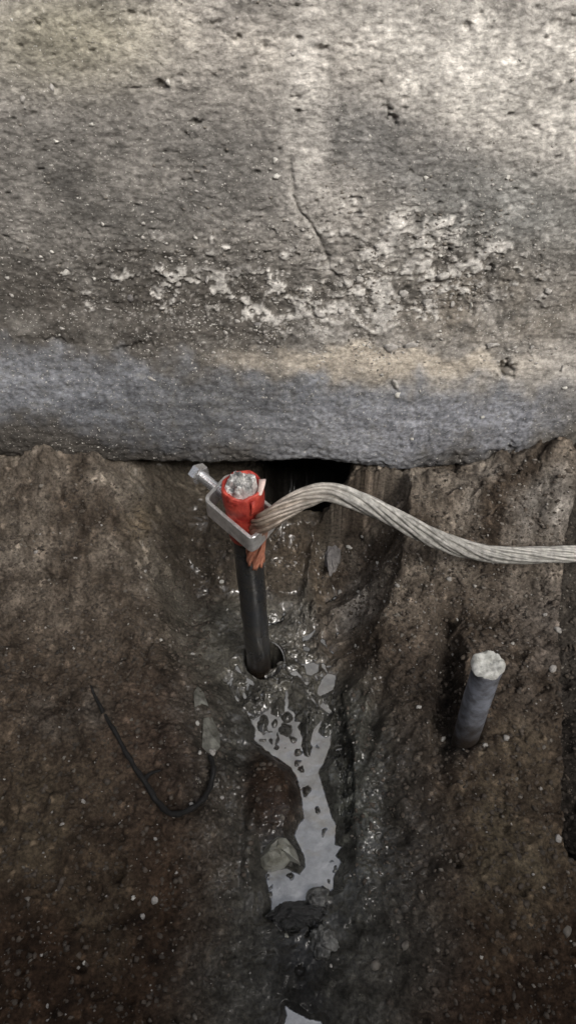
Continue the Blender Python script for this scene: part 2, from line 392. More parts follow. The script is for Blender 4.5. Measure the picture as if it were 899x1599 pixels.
    lay((.24, .248, .27), ff * blob(U, Vv, 40, 590, 130, 45, .9) * np.clip(.7 + 2 * n3[..., 0], 0, 1))
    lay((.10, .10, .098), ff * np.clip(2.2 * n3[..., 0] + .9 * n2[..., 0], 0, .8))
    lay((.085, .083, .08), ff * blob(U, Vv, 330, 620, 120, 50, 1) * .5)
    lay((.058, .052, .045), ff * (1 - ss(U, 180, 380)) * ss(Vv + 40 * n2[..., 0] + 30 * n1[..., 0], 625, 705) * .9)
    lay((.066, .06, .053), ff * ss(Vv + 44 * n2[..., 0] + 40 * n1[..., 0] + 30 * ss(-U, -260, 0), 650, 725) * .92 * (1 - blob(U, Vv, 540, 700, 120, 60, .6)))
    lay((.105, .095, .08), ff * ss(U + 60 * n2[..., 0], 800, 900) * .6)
    col *= np.clip(1 + .5 * n2 + .42 * n3 + .25 * n1, .4, 1.8)
    col *= 1 - .35 * (ss(pit, .36, .6) * face)[..., None]          # pits painted darker, as shade would fall in them
    wet = 0 * ff
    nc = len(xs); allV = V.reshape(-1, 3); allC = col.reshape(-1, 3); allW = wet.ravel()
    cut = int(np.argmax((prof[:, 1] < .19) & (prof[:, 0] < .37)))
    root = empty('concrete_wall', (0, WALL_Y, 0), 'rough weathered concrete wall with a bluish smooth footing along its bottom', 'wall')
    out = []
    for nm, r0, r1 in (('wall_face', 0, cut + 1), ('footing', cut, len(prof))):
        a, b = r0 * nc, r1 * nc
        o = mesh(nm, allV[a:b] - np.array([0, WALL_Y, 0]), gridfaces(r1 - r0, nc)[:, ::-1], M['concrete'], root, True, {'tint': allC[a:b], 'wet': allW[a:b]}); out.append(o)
    return root, out, (X, S, V, U, Vv)
wall, wall_parts, WG = build_wall()

# ---------------------------------------------------------------- water outlines (traced, in photograph pixels)
def zz(pts, ox, oy, k): return np.array([(ox + x * k, oy + y * k) for x, y in pts])
K3, K2 = 220 / 899, 250 / 899
puddle = zz([(150,220),(185,260),(215,240),(275,205),(295,165),(300,225),(345,245),(385,210),(392,80),(404,80),(410,190),(455,225),(450,270),(485,275),(470,310),(500,370),(490,430),(510,490),(540,500),(560,440),(550,400),(570,320),(630,250),(600,340),(640,380),(680,350),(680,420),(640,520),(600,600),(625,680),(650,760),(680,870),(710,930),(705,1060),(745,1075),(710,1130),(740,1170),(715,1230),(695,1270),(695,1340),(670,1355),(630,1320),(560,1350),(530,1410),(440,1430),(350,1465),(320,1510),(295,1515),(305,1430),(285,1350),(265,1260),(280,1225),(400,1210),(480,1250),(520,1200),(510,1130),(480,1070),(445,1000),(470,940),(510,890),(495,760),(470,650),(430,570),(360,520),(270,460),(190,390),(200,320),(180,290)], 350, 1060, K3)
holes = [(350 + a * K3, 1060 + b * K3, c * K3, d * K3) for a, b, c, d in [(248,285,32,55),(320,287,18,20),(405,245,42,36),(392,330,40,42),(437,378,20,22),(468,470,20,20),(470,540,14,14),(490,580,18,22),(255,395,14,12),(330,440,18,16),(340,390,9,40),(590,440,15,10),(520,715,32,30),(595,845,15,18),(637,980,14,18),(420,1255,22,20),(287,1262,14,25),(705,1215,14,14),(662,1300,18,18),(690,1165,11,9),(720,1130,10,9),(300,1330,10,14),(295,1380,10,20),(290,330,14,12),(300,400,9,9),(390,445,8,9)]]
pools = [puddle, zz([(560,640),(600,630),(640,640),(630,680),(600,700),(570,690)], 320, 860, K2), zz([(640,760),(660,720),(685,690),(735,700),(725,740),(720,780),(690,790),(650,815),(630,800)], 320, 860, K2),
         zz([(345,690),(400,725),(480,765),(545,772),(560,830),(300,830),(335,800),(350,740)], 350, 1380, 250 / 899)]
rills = [(zz(p, 320, 860, K2), t * K2) for p, t in [([(240,630),(280,672),(310,690),(350,692),(400,655)], 7), ([(180,660),(215,700),(270,750)], 8), ([(130,750),(155,720),(140,770),(195,860)], 7), ([(510,610),(545,640),(570,640)], 7), ([(480,690),(520,690),(570,745)], 10), ([(360,415),(430,400),(445,350)], 7), ([(550,497),(590,480),(615,450)], 8), ([(660,510),(690,550),(720,575)], 13), ([(735,490),(745,465)], 8), ([(680,295),(730,265)], 8), ([(600,830),(630,870)], 6), ([(660,640),(690,690)], 6), ([(300,915),(360,880),(370,860)], 6), ([(415,635),(430,632)], 9), ([(560,550),(580,556)], 7), ([(625,710),(630,725)], 12), ([(215,800),(225,820)], 12), ([(240, 915), (275, 930)], 7), ([(660, 870), (700, 905)], 18)]]
def sd_poly(u, v, P):
    d = np.full(u.shape, 1e9); ins = np.zeros(u.shape, bool)
    for (ax, ay), (bx, by) in zip(P, np.roll(P, -1, 0)):
        ex, ey = bx - ax, by - ay; t = np.clip(((u - ax) * ex + (v - ay) * ey) / (ex * ex + ey * ey), 0, 1)
        d = np.minimum(d, (u - ax - t * ex) ** 2 + (v - ay - t * ey) ** 2)
        if ay != by:
            ins ^= ((ay > v) != (by > v)) & (u < ex * (v - ay) / (by - ay) + ax)
    d = np.sqrt(d); return np.where(ins, d, -d)
def water_sd(u, v):
    """> 0 where water lies, in pixels"""
    d = np.full(u.shape, -1e9); thin = fbm(u, v, .045, 3, 145); hx = 8 * fbm(u, v, .06, 3, 146); hy = 8 * fbm(u, v, .06, 3, 147)
    for P in pools: d = np.maximum(d, sd_poly(u, v, P))
    for P, t in rills:
        for (ax, ay), (bx, by) in zip(P[:-1], P[1:]):
            ex, ey = bx - ax, by - ay; q = np.clip(((u - ax) * ex + (v - ay) * ey) / (ex * ex + ey * ey), 0, 1)
            d = np.maximum(d, t * (.5 + 1.9 * thin) - np.hypot(u - ax - q * ex, v - ay - q * ey))
    for a, b, c, e in holes:
        q = np.hypot((u + hx - a) / c, (v + hy - b) / e); d = np.minimum(d, (q - 1) * min(c, e))
    return d
WATER_Z = 0.0

# ---------------------------------------------------------------- ground: pit floor, banks and the land around as one sheet
ROD_B = pz(405, 1040, 0); STUB_B = pz(728, 1150, .03)
def base_height(x, y):
    hb = .014 + .018 * ss(y, .06, .24) + .050 * ss(y, .25, .335)
    hb = hb + .022 * ss(y, .30, .345) * np.clip(ss(-x, .05, .12) + ss(x, .10, .16), 0, 1) * (1 + .8 * fbm(x, y, 45, 3, 99))
    hb = hb + np.where(x > 0, .008, 0.) * ss(y, .1, .25) * ss(x, .03, .08)
    xc = np.interp(y, [.03, .06, .1, .13, .2, .27, .33, .45], [-.002, .0, .008, .011, .004, -.008, -.012, .012])
    wl = np.interp(y, [.03, .06, .1, .16, .20, .27, .33, .37, .45], [.006, .010, .012, .014, .020, .038, .048, .05, .05])
    wr = np.interp(y, [.03, .06, .1, .16, .20, .27, .33, .37, .45], [.012, .013, .014, .014, .013, .012, .025, .040, .05])
    dx = x - xc; w = np.where(dx > 0, wr, wl)
    wob = (.012 - .005 * ss(y, .26, .32)) * fbm(x, y, 28, 4, 101)
    q = (np.abs(dx) + wob - w)
    side = ss(q, -.002, np.where(dx > 0, .018 + .060 * (1 - ss(y, .20, .29)), .060))
    yb = y + .010 * fbm(x, y, 45, 3, 103)
    deep = .004 + .040 * ss(yb, .305, .350) - .085 * ss(yb, .350, .372) * ss(x + .010 * fbm(x, y, 60, 3, 104), -.030, .0)
    return deep + (hb - deep) * side, side, hb
def far_height(x, y):
    """pit sides, an added unseen bank behind, and level land out to the horizon"""
    n = .03 * fbm(x, y, 3.1, 4, 111)
    G = .44
    s = np.maximum(np.maximum(ss(np.abs(x) + n, .45, .66), ss(-y + n, .12, .42)), ss(y, .44, .58))
    shade_bank = .62 * np.exp(-((y + .62) / .26) ** 2) * np.exp(-(x / 1.4) ** 2) + .05 * fbm(x, y, 1.3, 4, 113) * ss(np.abs(x) + np.abs(y), .6, 1.4)  # mound added out of view behind the camera to shade the pit floor
    return s, G + shade_bank * ss(-y, .1, .5)
def ground_fields(X, Y):
    h, side, hb = base_height(X, Y)
    s, G = far_height(X, Y)
    U, V = proj(X, Y, h)
    near = (np.abs(X) < .4) & (Y > -.1) & (Y < .5)
    # clods and crumbs
    lump = fbm(X, Y, 24, 4, 121)
    f1, f2, cid = worley(X + .004 * lump, Y + .004 * fbm(X, Y, 40, 2, 123), 85, 5)
    g1, g2, gid = worley(X, Y, 230, 6); k1, k2, kid = worley(X, Y, 480, 9)
    dry = side * ss(V, 1500, 900)
    d = .0045 * lump + .0035 * fbm(X, Y, 70, 4, 127, .55)
    d += (.004 * np.clip(.5 * (f2 - f1), 0, .25) * 2 * (cid > .55)) * (.35 + .65 * dry) * (.4 + side)
    d += (.0022 * np.clip(1.2 * (g2 - g1), 0, .5) * (gid > .5) + .0012 * np.clip(1.2 * (k2 - k1), 0, .5) * (kid > .5)) * (.4 + .6 * dry)
    d += .0019 * fbm(X, Y, 300, 4, 131, .62) - .003 * np.abs(fbm(X, Y, 48, 3, 133)) + .0025 * fbm(X, Y, 130, 3, 134) - .0035 * ss(fbm(X, Y, 75, 3, 135), .28, .55)
    d *= .35 + .65 * side
    h0 = h
    h = h + d
    # groove left of the short stub, gap along the right-hand side, hollow under left clod
    for (cu, cv, z, ru, rv, dep, an) in [(700, 1065, .04, 20, 105, .020, 3), (722, 1152, .03, 27, 24, .010, 0), (445, 1010, .0, 20, 30, .010, 0), (205, 770, .09, 26, 8, .012, 10), (285, 850, .06, 30, 100, .010, 8), (118, 1506, .02, 14, 9, .006, 30), (560, 1195, .01, 22, 18, .004, 0), (715, 1348, .02, 9, 8, .006, 0), (590, 1095, .03, 14, 60, .006, 15), (382, 1265, .015, 12, 60, .003, 8), (150, 1410, .02, 8, 60, .003, 8)]:
        uu, vv = proj(X, Y, np.full_like(X, z)); h = h - dep * blob(uu, vv, cu, cv, ru, rv, .8, an) * near
    a = pz(882, 690, .09); b = pz(889, 1290, .035)
    lx = a[0] + (b[0] - a[0]) * np.clip((Y - a[1]) / (b[1] - a[1]), -.2, 1) + .0022 * fbm(X * 0, Y, 60, 4, 137)
    h = h - .06 * ss(X - lx, 0, .003) * ss(Y, b[1] - .012, b[1]) * (1 - ss(X, .24, .33)) * near
    for (cu, cv, z, ru, rv, hh, an) in [(700, 1300, .03, 40, 200, .003, 0), (820, 1320, .03, 70, 90, .005, 0), (100, 1110, .04, 40, 20, .005, 10), (575, 850, .055, 55, 80, .008, 15), (830, 790, .08, 60, 50, .006, 0), (700, 770, .085, 90, 25, .006, 0), (240, 800, .08, 40, 22, .008, 0), (560, 1290, .005, 28, 130, .006, 0), (425, 1240, .006, 40, 66, .0075, -8), (390, 1330, .01, 12, 100, .004, 0)]:
        uu, vv = proj(X, Y, np.full_like(X, z)); h = h + hh * blob(uu, vv, cu, cv, ru, rv, .9, an) * near
    # hole in which the long rod stands
    rr = np.hypot(X - ROD_B[0] - .003, (Y - ROD_B[1] - .004) * .85)
    h = np.where(near, h - .03 * (1 - ss(rr, .0105, .0135)), h)
    # water: the ground dips under the pool level inside the traced outlines and stands clear of it elsewhere
    zone = near & (X > -.075) & (X < .075) & (Y < .34)
    sd = np.full(X.shape, -1e3)
    uu, vv = proj(X[zone], Y[zone], np.full(int(zone.sum()), WATER_Z))
    wob = .7 + 2.2 * fbm(X[zone], Y[zone], 300, 4, 141, .6)
    glint = (fbm(X[zone], Y[zone], 210, 4, 142, .6) + .25 * np.abs(fbm(X[zone], Y[zone], 90, 3, 144)) - .37) * 26
    gm = blob(uu, vv, 475, 1010, 60, 80, .6) + blob(uu, vv, 505, 1120, 30, 90, .6) + blob(uu, vv, 400, 1075, 50, 40, .6) + .8 * blob(uu, vv, 470, 1430, 50, 50, .6) + .6 * blob(uu, vv, 540, 1240, 22, 150, .7)
    sd[zone] = np.maximum(water_sd(uu, vv) + wob + .9 * (vv < 1095), glint - 10 * (1 - np.clip(gm, 0, 1)) - 500 * np.clip(.55 - gm, 0, 1))
    m = sd * .00038
    dry_h = np.maximum(h, WATER_Z + .0012 + .0022 * np.clip(fbm(X, Y, 210, 4, 143, .6) + .35, 0, 1))
    lowhole = rr < .0135
    dry_h = np.where(lowhole, h, dry_h)
    wet_h = WATER_Z - np.clip(.5 * m, 0, .0035)
    rise = WATER_Z + np.clip(-m, 0, 1) * .9 + 35 * np.clip(-m, 0, .2) ** 2
    hh = np.where(sd > 0, wet_h, np.minimum(dry_h, rise + 1e-5))
    h = np.where(zone, np.where(lowhole & (sd <= 0), h, hh), h)
    h = h * (1 - s) + (G + .012 * fbm(X, Y, 9, 5, 149, .6)) * s
    # ---- pigment, painted shade and wetness
    n1 = fbm(X, Y, 20, 5, 151); n2 = fbm(X, Y, 75, 4, 157); q = .5 + 1.2 * n1 + .6 * n2
    col = np.ones(X.shape + (3,)) * np.array((.07, .053, .039))
    def lay(c, m_):
        nonlocal col
        m_ = np.clip(m_, 0, 1)[..., None]; col = col * (1 - m_) + np.array(c) * m_
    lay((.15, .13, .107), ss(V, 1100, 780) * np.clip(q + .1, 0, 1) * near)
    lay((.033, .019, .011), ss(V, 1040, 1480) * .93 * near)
    lay((.036, .024, .018), blob(U, V, 620, 1380, 120, 260, .9) * .8 + blob(U, V, 280, 1140, 120, 130, .9) * .7)
    lay((.075, .06, .04), blob(U, V, 60, 1280, 120, 140, .9) * np.clip(q, 0, 1) * .8 + blob(U, V, 170, 1440, 60, 90, .9) * np.clip(q, 0, 1))
    lay((.17, .155, .135), blob(U, V, 105, 1115, 60, 36, .9) * np.clip(q + .1, 0, 1))
    lay((.085, .07, .047), blob(U, V, 800, 1300, 120, 200, .9) * np.clip(q, 0, 1) * .9)
    lay((.16, .118, .07), blob(U, V, 235, 815, 45, 40, .9) * np.clip(q + .1, 0, 1))
    lay((.19, .18, .168), blob(U, V, 820, 790, 90, 60, .9) * np.clip(q, 0, 1) + blob(U, V, 560, 870, 45, 70, .9) * np.clip(q - .1, 0, 1) * .8)
    lay((.125, .11, .098), blob(U, V, 840, 1000, 90, 110, .9) * np.clip(q, 0, 1) * .8)
    lay((.020, .016, .013), blob(U, V, 698, 1075, 32, 115, .9) * .9 + blob(U, V, 722, 1165, 38, 32, .9) * .8)  # shade in the groove and round the stub's foot, painted dark
    lay((.02, .018, .016), ss(X - lx, -.001, .002) * ss(Y, b[1] - .012, b[1]) * near * .8)  # shade inside the right-hand gap, painted into the soil colour
    lay((.082, .079, .066), (1 - side) * near * .85)
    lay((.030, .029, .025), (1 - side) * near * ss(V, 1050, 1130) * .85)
    lay((.12, .112, .097), blob(U, V, 470, 940, 60, 60, .9) * (1 - side) * near)
    lay((.075, .055, .036), blob(U, V, 470, 850, 60, 45, .9) * near * .7)
    lay((.062, .064, .054), blob(U, V, 545, 1250, 55, 190, .9) * near * np.clip(q + .3, 0, 1))
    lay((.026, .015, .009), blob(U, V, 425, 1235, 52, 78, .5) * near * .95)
    n4 = fbm(X, Y, 170, 3, 161)
    col = col * np.clip(1 + .75 * n2[..., None] + .6 * n1[..., None] + .5 * n4[..., None], .3, 2.2)
    lay((.008, .0075, .007), blob(U, V, 468, 1520, 50, 95, .9) * near * np.clip(q + .35, 0, .95))
    lay((.075, .058, .042), ss(Y, .295, .315) * (1 - side) * near * .7)
    lay((.02, .018, .016), ss(Y, .352, .365) * (1 - side) * near * ss(X, -.05, .0))  # darkness of the cavity under the footing, painted on its floor
    lay((.04, .032, .024), blob(U, V, 335, 850, 55, 90, .8) * near * .8)  # soft shade left of the long rod, painted into the soil
    cl = ((gid > .9) * np.clip(.5 - g1, 0, .25) * 4)[..., None] * near[..., None]
    col = col * (1 + 1.0 * cl)
    wet = np.clip((1 - side) * (1 - .75 * ss(V, 1330, 1450)) + .45 * blob(U, V, 535, 1230, 55, 220, .9) + .5 * blob(U, V, 470, 1440, 60, 60, .8), 0, 1) * near * (1 - .8 * blob(U, V, 420, 1235, 45, 75, .7))
    wet = np.where(zone, np.clip(wet * np.clip(.55 + 1.3 * n2, .1, 1) + ss(sd, -14, 0) * .6, 0, 1), wet * np.clip(.4 + 1.3 * n2, 0, 1))
    return h, col, wet
def build_ground():
    xs = span(-.25, .25, .0009, (-60, 60)); ys = span(.03, .40, .0009, (-60, 60))
    xs = np.unique(np.concatenate([xs[(xs < -.0455) | (xs > .0555)], np.arange(-.045, .0551, .00045)])); ys = np.unique(np.concatenate([ys[(ys < .0495) | (ys > .2955)], np.arange(.05, .2951, .0005)]))
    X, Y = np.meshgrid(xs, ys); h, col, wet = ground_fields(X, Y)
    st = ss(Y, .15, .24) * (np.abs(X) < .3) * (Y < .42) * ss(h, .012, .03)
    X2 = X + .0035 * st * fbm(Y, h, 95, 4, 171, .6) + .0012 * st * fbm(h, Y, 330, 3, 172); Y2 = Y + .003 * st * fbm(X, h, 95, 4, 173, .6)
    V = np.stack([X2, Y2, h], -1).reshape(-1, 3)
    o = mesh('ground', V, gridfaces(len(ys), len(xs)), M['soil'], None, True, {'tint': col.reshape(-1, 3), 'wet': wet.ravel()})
    tag(o, kind='structure'); return xs, ys, h
GX, GY, GH = build_ground()
def gz(x, y):
    i = np.clip(np.searchsorted(GX, x) - 1, 0, len(GX) - 2); j = np.clip(np.searchsorted(GY, y) - 1, 0, len(GY) - 2)
    fx = (x - GX[i]) / (GX[i + 1] - GX[i]); fy = (y - GY[j]) / (GY[j + 1] - GY[j])
    return float((GH[j, i] * (1 - fx) + GH[j, i + 1] * fx) * (1 - fy) + (GH[j + 1, i] * (1 - fx) + GH[j + 1, i + 1] * fx) * fy)
def on_ground(u, v):
    """point of the built ground seen at a pixel of the photograph"""
    d = ray(u, v); t = .10; o = np.array([0, 0, CAM_H])
    while t < 1.0:
        p = o + d * t
        if p[2] < gz(p[0], p[1]): break
        t += .0008
    return p
def build_water():
    xs = np.linspace(-.06, .06, 260); ys = np.linspace(.045, .335, 560); X, Y = np.meshgrid(xs, ys)
    V = np.stack([X, Y, np.full(X.shape, WATER_Z)], -1).reshape(-1, 3)
    F = gridfaces(len(ys), len(xs)); c = V[F].mean(1)
    F = F[np.hypot(c[:, 0] - ROD_B[0] - .003, (c[:, 1] - ROD_B[1] - .004) * .85) > .0128]
    from_g = np.array([[gz(x, y) for x in xs] for y in ys])
    dep = np.clip((WATER_Z - from_g) / .00022, 0, 5).ravel()
    tag(mesh('water', V, F, M['water'], attrs={'depth': dep}), kind='structure')
build_water()

# ---------------------------------------------------------------- earth rod with its red sleeve
def hexa(r, n=6, rot=0): return [(r * math.cos(2 * math.pi * k / n + rot), r * math.sin(2 * math.pi * k / n + rot)) for k in range(n)]
rod = empty('earth_rod', ROD_B + np.array([0, 0, -.02]), 'tall dark earth rod with a red sleeved top standing in the wet channel', 'earth rod')
top = py(378, 757, ROD_B[1] - .001); axis = top - np.array(ROD_B); AL = float(np.linalg.norm(axis))
rq = Vector(axis).to_track_quat('Z', 'Y')
def rodpart(nm, V, F, mat, parent=rod, smooth=True):
    W = np.array([tuple(rq @ Vector(tuple(map(float, p)))) for p in V]) + np.array([0, 0, .02])
    return mesh(nm, W, F, mat, parent, smooth)
rj = lambda a, z: .015 * math.sin(3 * a + 200 * z) + .008 * math.sin(7 * a - 500 * z)
prof = [(.0077, -.05)] + [(.0077, z) for z in np.linspace(-.01, AL - .03, 20)]
V, F = lathe(prof, 32, rj); shaft = rodpart('rod_shaft', V, F, M['steel'])
# sleeve: ragged upper rim and a step where the wrapped collar ends
def sj(a, z):
    return .020 * math.sin(2 * a + 1) + .014 * math.sin(5 * a + 90 * z) + (.02 * math.sin(9 * a + 2) if z > AL - .006 else 0)
sl = [(.0088, AL - .036), (.0094, AL - .035), (.0097, AL - .030), (.0098, AL - .022), (.0098, AL - .0145), (.0099, AL - .0125), (.0104, AL - .0115), (.0105, AL - .008), (.0105, AL - .003), (.0103, AL - .0006), (.0098, AL), (.0088, AL - .0004), (.0080, AL - .002)]
V, F = lathe(sl, 40, sj); rim = np.array([.0006 * (math.sin(3.1 * math.atan2(p[1], p[0])) + .7 * math.sin(8 * math.atan2(p[1], p[0]) + 1)) for p in V])
V[:, 2] += np.where(V[:, 2] > AL - .004, rim, 0)
sleeve = rodpart('red_sleeve', V, F, M['red'])
def cut_end():
    n = 26; V = []; F = []
    g = np.linspace(-1, 1, n); X, Y = np.meshgrid(g, g)
    rr = np.maximum(np.hypot(X, Y), 1e-6); k = np.maximum(np.abs(X), np.abs(Y)) / rr       # square grid squeezed into a disc
    X, Y = X * k, Y * k
    f1, f2, cid = worley(X + .15 * fbm(X, Y, 3, 2, 5), Y, 1.35, 12); e1, e2, eid = worley(X, Y, 4.5, 13)
    r = np.hypot(X, Y)
    z = .0005 + (cid - .45) * .0085 + (eid - .5) * .0022 + .0016 * (X * np.cos(cid * 9) + Y * np.sin(cid * 9)) * 1.5 - .0022 * (1 - ss(f2 - f1, 0, .12))
    z = z * (1 - ss(r, .8, 1)) - .003 * ss(r, .88, 1) 
    jr = 1 + .10 * np.sin(3 * np.arctan2(Y, X) + .5) + .06 * np.sin(7 * np.arctan2(Y, X))
    V = np.stack([X * .0083 * jr, Y * .0083 * jr, AL + z + .0006], -1).reshape(-1, 3)
    return V, gridfaces(n, n)
V, F = cut_end(); rodpart('cut_end', V, [tuple(f) for f in F], M['foil'], rod, False)
# torn strip of tape curling over the rim at the back right
def strip(P, wdir, w, th):
    P = np.asarray(P); T, N, B = frames(P); V = []
    wv = np.broadcast_to(np.asarray(w, float), (len(P),))
    for i, p in enumerate(P):
        a = np.asarray(wdir) * wv[i] / 2; up = np.cross(T[i], wdir); up = up / np.linalg.norm(up) * th / 2
        V += [p - a - up, p + a - up, p + a + up, p - a + up]
    F = []
    for i in range(len(P) - 1):
        for j in range(4): F.append((i * 4 + j, i * 4 + (j + 1) % 4, (i + 1) * 4 + (j + 1) % 4, (i + 1) * 4 + j))
    F += [(3, 2, 1, 0), tuple((len(P) - 1) * 4 + j for j in range(4))]
    return np.array(V), F
a0 = R(62)
def polar(r, a, z): return (r * math.cos(a), r * math.sin(a), z)
P = catmull([polar(.0102, R(92), AL + .0004), polar(.0098, R(76), AL + .0016), polar(.0100, R(60), AL + .0018), polar(.0104, R(46), AL + .0010), polar(.0108, R(36), AL - .0006)], 5)
V, F = strip(P, np.array([math.cos(a0), math.sin(a0), .25]), np.linspace(.0036, .0022, len(P)), .0005); rodpart('torn_tape', V, F, M['scrap'])
P = catmull([polar(.0109, R(15), AL - .002), polar(.0122, R(13), AL - .004), polar(.0126, R(10), AL - .007), polar(.0118, R(6), AL - .010)], 4)
V, F = strip(P, np.array([-math.sin(.2), math.cos(.2), 0]), np.linspace(.003, .0012, len(P)), .0004); rodpart('torn_tape', V, F, M['red'])

# ---------------------------------------------------------------- clamp
CZ = .151
cl = pz(316, 779, CZ); cb = pz(394, 845, CZ); cr = pz(435, 797, CZ); ct = cl + (cr - cb)
cc = (cl + cb + cr + ct) / 4
clamp = empty('rod_clamp', cc, 'dull steel rectangular clamp joining the red rod top to the cable', 'clamp')
def rounded(pts, rad, n=7):
    out = []; m = len(pts)
    for i in range(m):
        p = pts[i]; a = pts[i - 1] - p; b = pts[(i + 1) % m] - p; a = a / np.linalg.norm(a); b = b / np.linalg.norm(b)
        for t in np.linspace(0, 1, n):
            out.append((1 - t) ** 2 * (p + a * rad) + 2 * t * (1 - t) * p + t * t * (p + b * rad))
    return np.array(out)
def ring_body():
    c2 = [np.array(q[:2] - cc[:2]) for q in (cl, cb, cr, ct)]
    L = rounded(c2, .0052, 12); n = len(L); t = np.roll(L, -1, 0) - np.roll(L, 1, 0); t /= np.linalg.norm(t, axis=1)[:, None]
    inn = np.stack([-t[:, 1], t[:, 0]], 1)
    inn *= np.sign((inn * -L).sum(1))[:, None]
    th, hh, e = .0019, .0105, .0003
    sec = [(0, -e), (e, 0), (th - e, 0), (th, -e), (th, -hh + e), (th - e, -hh), (e, -hh), (0, -hh + e)]
    V = []; F = []; m = len(sec)
    for k in range(n):
        for (o_, z) in sec: V.append((L[k, 0] + inn[k, 0] * o_, L[k, 1] + inn[k, 1] * o_, z + .0002 * math.sin(k * .7)))
    for k in range(n):
        for j in range(m): F.append((k * m + j, k * m + (j + 1) % m, ((k + 1) % n) * m + (j + 1) % m, ((k + 1) % n) * m + j))
    return V, F
V, F = ring_body(); mesh('clamp_band', V, F, M['clampsteel'], clamp, False)
ax = (cl - cb); ax /= np.linalg.norm(ax)                         # bolt axis, out through the short side
mid = (cl + ct) / 2 - cc + np.array([0, 0, -.0026])
bq = Vector(ax).to_track_quat('Z', 'Y')
def boltpart(nm, V, F, parent, mat=M['zinc'], smooth=False):
    W = np.array([tuple(bq @ Vector(tuple(map(float, p)))) for p in V]) + mid
    return mesh(nm, W, F, mat, parent, smooth)
# threaded shaft: triangular thread profile
pr = []; z = -.0095
while z < .0122:
    pr += [(.0023, z), (.0030, z + .0006), (.0023, z + .0012)]; z += .0013
V, F = lathe(pr, 20); bolt = boltpart('bolt', V, F, clamp)
pr = [(.0050, .0121), (.0057, .0126), (.0057, .0166), (.0050, .0174)]
def hexlathe(pr):
    V = []; F = []
    for r_, z_ in pr: V += [(x, y, z_) for x, y in hexa(r_, 6, .35)]
    for k in range(len(pr) - 1):
        for j in range(6): F.append((k * 6 + j, k * 6 + (j + 1) % 6, (k + 1) * 6 + (j + 1) % 6, (k + 1) * 6 + j))
    F += [tuple(range(5, -1, -1)), tuple((len(pr) - 1) * 6 + j for j in range(6))]
    return V, F
V, F = hexlathe(pr); boltpart('bolt_head', V, F, bolt)
V, F = lathe([(.0030, .0174), (.0029, .0178), (.001, .0178)], 20); boltpart('head_boss', V, F, bolt)

# ---------------------------------------------------------------- stranded cable
cp_ = [pz(401, 893, .112), pz(399, 868, .124), pz(401, 842, .138), pz(405, 822, .149), pz(418, 812, .158), pz(446, 794, .162), pz(478, 777, .161), pz(512, 769, .157), pz(560, 782, .148), pz(620, 811, .134), pz(690, 845, .115), pz(750, 863, .101), pz(820, 867, .092), pz(899, 865, .086), pz(985, 862, .08), np.array([.30, .285, .06]), np.array([.42, .28, .02])]
path = catmull(cp_, 16)
seg = np.linalg.norm(np.diff(path, axis=0), axis=1); sl_ = np.concatenate([[0], np.cumsum(seg)])
tt = np.linspace(0, sl_[-1], 260); path = np.stack([np.interp(tt, sl_, path[:, k]) for k in range(3)], 1)
T, N, B = frames(path)
cable = empty('earth_cable', path[120], 'thick twisted bare cable arching from the clamp to the right edge', 'cable')
NS = 16
def strandmesh(k, Rr, r_, pitch, ph):
    a = 2 * math.pi * ((tt / pitch) / (1 + 2.6 * tt) + k / NS) + ph + .25 * np.sin(tt * 60 + k * 2.3)
    rad = Rr * (1 + .06 * np.sin(tt * 85 + k * 1.7)) * np.interp(tt, [0, .02, .035, .05], [.92, .95, .95, 1])
    endl = .0018 * math.sin(k * 2.4)
    P = path + rad[:, None] * (np.cos(a)[:, None] * N + np.sin(a)[:, None] * B) - path[120]
    P = P[(tt > .006 + endl)]; t2 = tt[tt > .006 + endl]
    rr_ = r_ * np.interp(t2, [0, .03, .05], [.85, .9, 1])
    V, F = tube(P, rr_, 7); w = np.interp(t2, [0, .026, .036, .055, .095], [1, 1, .72, .36, 0]) 
    return V, F, np.repeat(w, 7)
for k in range(NS):
    V, F, w = strandmesh(k, .0041 + .00022 * math.sin(k * 5.1), .00098 + .00012 * math.cos(k * 3.7), .085, 0); mesh('strand', V, F, M['cable'], cable, True, {'copper': w})
V, F = tube(path[4:] - path[120], np.interp(tt[4:], [0, .03, .06], [.0025, .0034, .0038]), 8); mesh('core', V, F, M['cable'], cable, True, {'copper': np.repeat(np.interp(tt[4:], [0, .03, .1], [1, .7, 0]), 8)})

